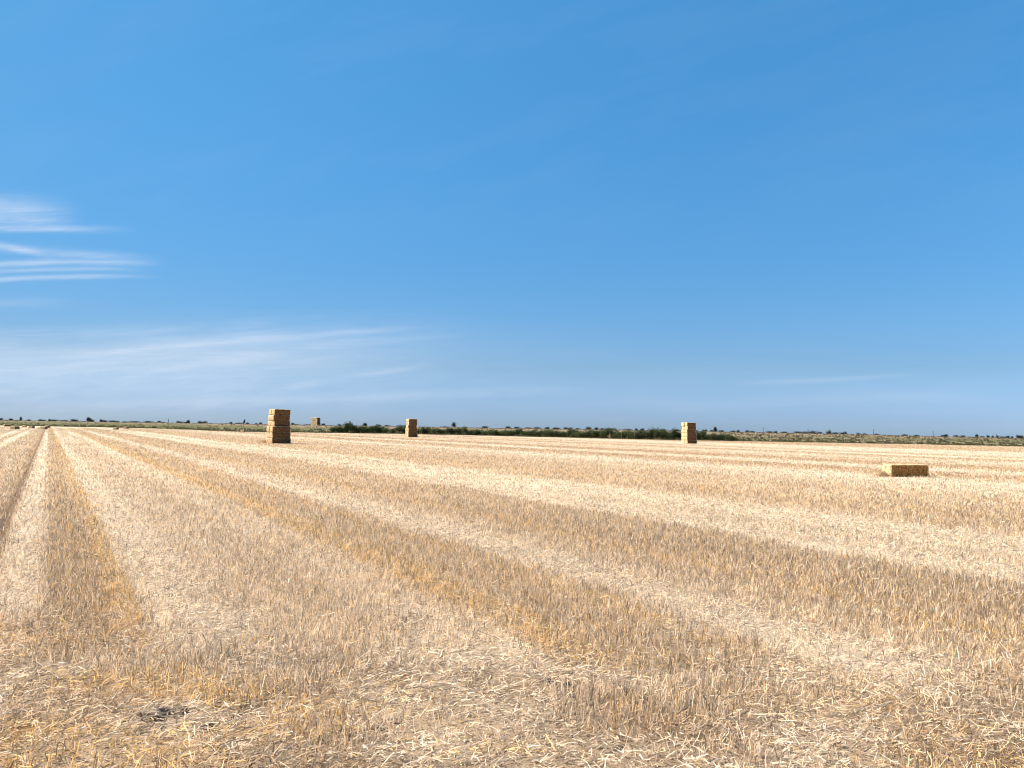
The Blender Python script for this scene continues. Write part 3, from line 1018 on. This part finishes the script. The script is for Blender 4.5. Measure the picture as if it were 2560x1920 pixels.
# lone trees and scrub on the horizon: x, top height above the bank in photo px, width px, kind
FT = [(3, 7, 9, 1), (14, 2, 8, 3), (29, 6, 9, 0), (52, 9, 6, 2), (42, 2, 10, 3), (73, 4, 8, 3), (99, 5, 8, 0), (109, 4, 8, 3), (124, 6, 7, 0), (135, 5, 12, 3),
      (155, 3, 10, 3), (163, 4, 9, 3), (184, 7, 17, 1), (208, 2, 8, 3), (222, 13, 11, 0), (229, 8, 10, 1), (252, 8, 8, 0), (262, 6, 10, 1), (281, 5, 12, 3), (293, 4, 9, 3),
      (313, 3, 10, 3), (338, 4, 18, 3), (372, 5, 16, 3), (396, 6, 9, 0), (407, 3, 8, 3), (448, 6, 14, 1), (464, 4, 9, 3), (473, 9, 11, 0), (500, 7, 12, 1), (514, 7, 12, 1),
      (579, 6, 10, 0), (597, 4, 14, 3), (610, 9, 4, 4), (620, 5, 8, 0), (640, 4, 6, 0), (650, 6, 9, 1), (731, 6, 10, 0), (742, 3, 8, 3), (770, 3, 12, 3), (808, 6, 9, 0),
      (848, 5, 10, 1), (868, 6, 10, 0), (915, 9, 12, 0), (945, 5, 14, 1), (968, 4, 12, 3), (1010, 4, 20, 3), (1136, 9, 12, 5), (1112, 2, 18, 3), (1162, 2, 10, 3),
      (1212, 5, 12, 3), (1272, 5, 14, 1), (1291, 4, 10, 3), (1320, 3, 14, 3), (1342, 4, 12, 3), (1368, 5, 11, 0), (1390, 4, 14, 3), (1413, 5, 12, 1), (1425, 4, 9, 3),
      (1443, 3, 8, 3), (1469, 7, 16, 1), (1489, 6, 10, 0), (1507, 4, 12, 3), (1528, 4, 18, 3), (1570, 3, 16, 3), (1592, 5, 7, 0), (1605, 5, 8, 0), (1694, 4, 16, 3), (1763, 5, 10, 1),
      (1780, 4, 10, 3), (1788, 8, 8, 4), (1804, 4, 10, 3), (1832, 3, 10, 3), (1846, 5, 7, 0), (1868, 5, 8, 0), (1880, 3, 10, 3), (1925, 3, 12, 3), (1938, 4, 8, 0), (1960, 3, 12, 3),
      (1996, 4, 14, 3), (2014, 4, 16, 3), (2034, 6, 18, 1), (2050, 4, 10, 3), (2071, 9, 11, 1), (2088, 4, 12, 3), (2109, 6, 15, 1), (2147, 4, 9, 1), (2162, 3, 8, 3), (2192, 3, 10, 3),
      (2262, 3, 10, 3), (2292, 2, 9, 3), (2358, 4, 8, 3), (2366, 6, 9, 0), (2390, 4, 8, 3), (2408, 4, 8, 3), (2444, 8, 8, 0), (2456, 3, 8, 3), (2471, 6, 6, 0), (2480, 5, 7, 0),
      (2492, 6, 6, 0), (2506, 4, 9, 3), (2518, 6, 9, 0), (2532, 5, 7, 0), (2545, 9, 8, 0), (2556, 8, 9, 0)]
FT.sort()
zones = [(0, 560, 'the left edge'), (560, 1030, 'the dark lone bale'), (1030, 1730, 'the slim stack'), (1730, 2600, 'the right-hand stack')]
KIND = {0: ('dark round tree', 'tree'), 1: ('broad dark tree', 'tree'), 2: ('slender dark tree', 'tree'), 3: ('low dark bush', 'bush'), 4: ('thin tall tree', 'tree'), 5: ('umbrella-shaped tree', 'tree')}
cnt = {}
rt = random.Random(3)
for (px, th, wpx, kd) in FT:
    zi = next(i for i, z_ in enumerate(zones) if z_[0] <= px < z_[1])
    cnt[zi] = cnt.get(zi, 0) + 1
    nm, cat = KIND[kd]
    dist = rt.uniform(620, 740)
    x, y = along(px, dist)
    pr = FTREE[kd]
    zs = gz(x, y)
    # apparent bank top is about 5 px over the true horizon: reach that plus th
    need = ((np.interp(px, [0, 800, 1200, 1600, 2000, 2560], [-.5, 1, 3, 4, 4.5, 0])) + th * 1.25) / F * dist + EYE - zs
    hz0 = [5, 4, 6, 3.6, 6.5, 4.6][kd]; wr0 = [2.6, 3.6, 2.0, 4.2, 1.5, 3.0][kd]
    szz = need / (hz0 * .92); sxx = (wpx * (1.75 if kd == 3 else 1.4) / F * dist) / (wr0 * 1.9)
    plant('tree' if cat == 'tree' else 'bush', pr, x, y, (sxx, sxx, szz), rt.uniform(0, 6.28),
          f'{nm} on the horizon, {ordinal(cnt[zi])} plant right of {zones[zi][2]}', cat, 'trees and scrub along the horizon', 0.0)

# ------------------------------------------------------------------ poles and posts
def box_np(cx, cy, cz, sx, sy, sz):
    v = np.array([[a, b, c] for a in (-1, 1) for b in (-1, 1) for c in (-1, 1)], float) * [sx / 2, sy / 2, sz / 2] + [cx, cy, cz]
    f = np.array([[0, 1, 3, 2], [4, 6, 7, 5], [0, 4, 5, 1], [2, 3, 7, 6], [0, 2, 6, 4], [1, 5, 7, 3]])
    return v, f


def pole_mesh(h, r0, r1):
    V, Fc = [], []
    for k, (z, r) in enumerate(((-.3, r0), (h, r1))):
        for q in range(8):
            th = q * math.pi / 4
            V.append((math.cos(th) * r, math.sin(th) * r, z))
    for q in range(8):
        q2 = (q + 1) % 8; Fc.append((q, q2, 8 + q2, 8 + q))
    Fc.append((8, 9, 10, 11)); Fc.append((8, 11, 12, 15)); Fc.append((12, 13, 14, 15))
    return mesh_np('pole', np.array(V), np.array(Fc), M_wood, False)


PM = pole_mesh(9.5, .22, .16)
v, f = box_np(0, 0, 9.0, 2.2, .14, .16); v2, f2 = box_np(0, 0, 8.2, 1.6, .12, .14)
CM = mesh_np('crossarm', v, f, M_wood); CM2 = mesh_np('crossarm', v2, f2, M_wood)
POLES = [(421, 10, 'thin far pole above the left horizon, well left of the biggest stack'),
         (1908, 11, 'far utility pole, first to the right of the hedge end'),
         (2020, 9, 'far utility pole left of the round dark tree on the right horizon'),
         (2043, 6, 'short far pole over the low trees on the right horizon'),
         (2184, 12, 'far utility pole standing above and left of the lone bale'),
         (2333, 11, 'far utility pole standing clear just right of the lone bale'),
         (2491, 9, 'far utility pole among the scrub near the right edge')]
for (px, th, lab) in POLES:
    dist = 600.0; x, y = along(px, dist); zs = gz(x, y)
    need = ((np.interp(px, [0, 800, 1200, 1600, 2000, 2560], [-.5, 1, 3, 4, 4.5, 0])) + th) / F * dist + EYE - zs
    root = bpy.data.objects.new('utility_pole', None); COL.objects.link(root)
    root.location = (x, y, zs); root.scale = (1, 1, need / 9.5); root.rotation_euler = (0, 0, R(30))
    link('pole', PM, root); link('crossarm', CM, root)
    tag(root, lab, 'utility pole', 'utility poles along the horizon')

v, f = box_np(0, 0, .95, .14, .14, 2.1)
FPM = mesh_np('fence_post', v, f, M_post)
POSTS = [(1525, 'grey fence post in front of the hedge, leftmost of the three there'), (1554, 'grey fence post in front of the hedge, middle of the three there'),
         (1587, 'grey fence post in front of the hedge, rightmost of the three there'), (1941, 'weathered post in the tan grass right of the hedge, nearest to it'),
         (1955, 'weathered post in the tan grass, second to the right of the hedge'), (1989, 'weathered post in the tan grass, third to the right of the hedge')]
for (px, lab) in POSTS:
    dist = float(np.interp(px, [p[0] for p in EDGE_PX], [p[1] for p in EDGE_PX])) + (1.2 if px < 1700 else 30)
    x, y = along(px, dist)
    o = link('fence_post', FPM, None, (x, y, gz(x, y))); o.scale = (1, 1, 1.15)
    tag(o, lab, 'fence post', 'fence posts along the field edge')

# ------------------------------------------------------------------ margin grass and reeds
def tufts(name, label, cat, n, off0, off1, h0, h1, w0, c1, c2, az0=-42, az1=42, power=1.5):
    a = R(az0) + rng.random(n) * R(az1 - az0)
    r = edge_r(a) + off0 + (off1 - off0) * rng.random(n) ** power
    x = np.sin(a) * r; y = np.cos(a) * r
    cl = fbm(a * 260, r * .05, 210, 3)
    k = rng.random(n) < sstep(cl, .25, .65) * .8 + .2
    x, y, cl = x[k], y[k], cl[k]; n = len(x)
    h = (h0 + (h1 - h0) * rng.random(n)) * (.5 + cl)
    base = np.c_[x, y, ground_z(x, y) - .02]
    tip = base + np.c_[rng.normal(size=(n, 2)) * .15 * h[:, None], h]
    c = np.array(c1) + (np.array(c2) - np.array(c1)) * rng.random(n)[:, None]
    V, Fc, C = blades('t', base, tip, w0 * (.5 + rng.random(n)), c, 1)
    o = link(name, mesh_np(name, V, Fc, M_straw, False, C))
    tag(o, label, cat, kind='stuff')


tufts('grass', 'green grass fringing the far edge of the stubble field', 'grass', 30000, 1, 90, .15, .45, .5, (.085, .085, .035), (.145, .13, .06))
tufts('reeds', 'tan dry reeds and tall grass on the bank along the horizon', 'reeds', 16000, 100, 300, .15, .5, .5, (.19, .145, .09), (.25, .19, .12), power=1.0)
tufts('tall_weeds', 'dark and brown tall weeds in the rough grass on the right', 'weeds', 2500, 60, 170, .2, .6, .5, (.12, .10, .055), (.20, .155, .09), 15, 42, power=1.0)

# ------------------------------------------------------------------ dark clods of soil in the foreground
def clod(px, py, sx, sy, sz, label, seed):
    g = random.Random(seed)
    V, Fc = [], []
    nu, nv = 14, 8
    for j in range(nv + 1):
        ph = math.pi * j / nv
        for i in range(nu):
            th = 2 * math.pi * i / nu
            d_ = Vector((math.sin(ph) * math.cos(th), math.sin(ph) * math.sin(th), math.cos(ph)))
            k = 1 + .5 * mnoise.noise(d_ * 1.8 + Vector((seed, 0, 0))) + .45 * mnoise.noise(d_ * 5 + Vector((seed, 3, 0)))
            V.append((d_.x * sx * k, d_.y * sy * k, d_.z * sz * k))
    for j in range(nv):
        for i in range(nu):
            i2 = (i + 1) % nu
            Fc.append((j * nu + i, j * nu + i2, (j + 1) * nu + i2, (j + 1) * nu + i))
    x, y = ground_at(px, py)
    o = link('soil_clod', mesh_np('soil_clod', np.array(V), np.array(Fc), M_soil, False), None, (x, y, gz(x, y) - .005), g.random() * 3)
    tag(o, label, 'soil clod', 'soil clods in the foreground straw')


clod(395, 1795, .17, .10, .07, 'largest dark soil clod in the flattened straw, lower left', 1)
clod(450, 1782, .09, .06, .05, 'small dark soil clod just right of the largest one', 2)
clod(515, 1818, .10, .05, .04, 'flat dark soil clod right of and nearer than the largest one', 3)
clod(1372, 1712, .06, .05, .05, 'small dark soil clod, left of the pair right of the middle', 5)
clod(1418, 1724, .07, .05, .05, 'small dark soil clod, right of the pair right of the middle', 6)
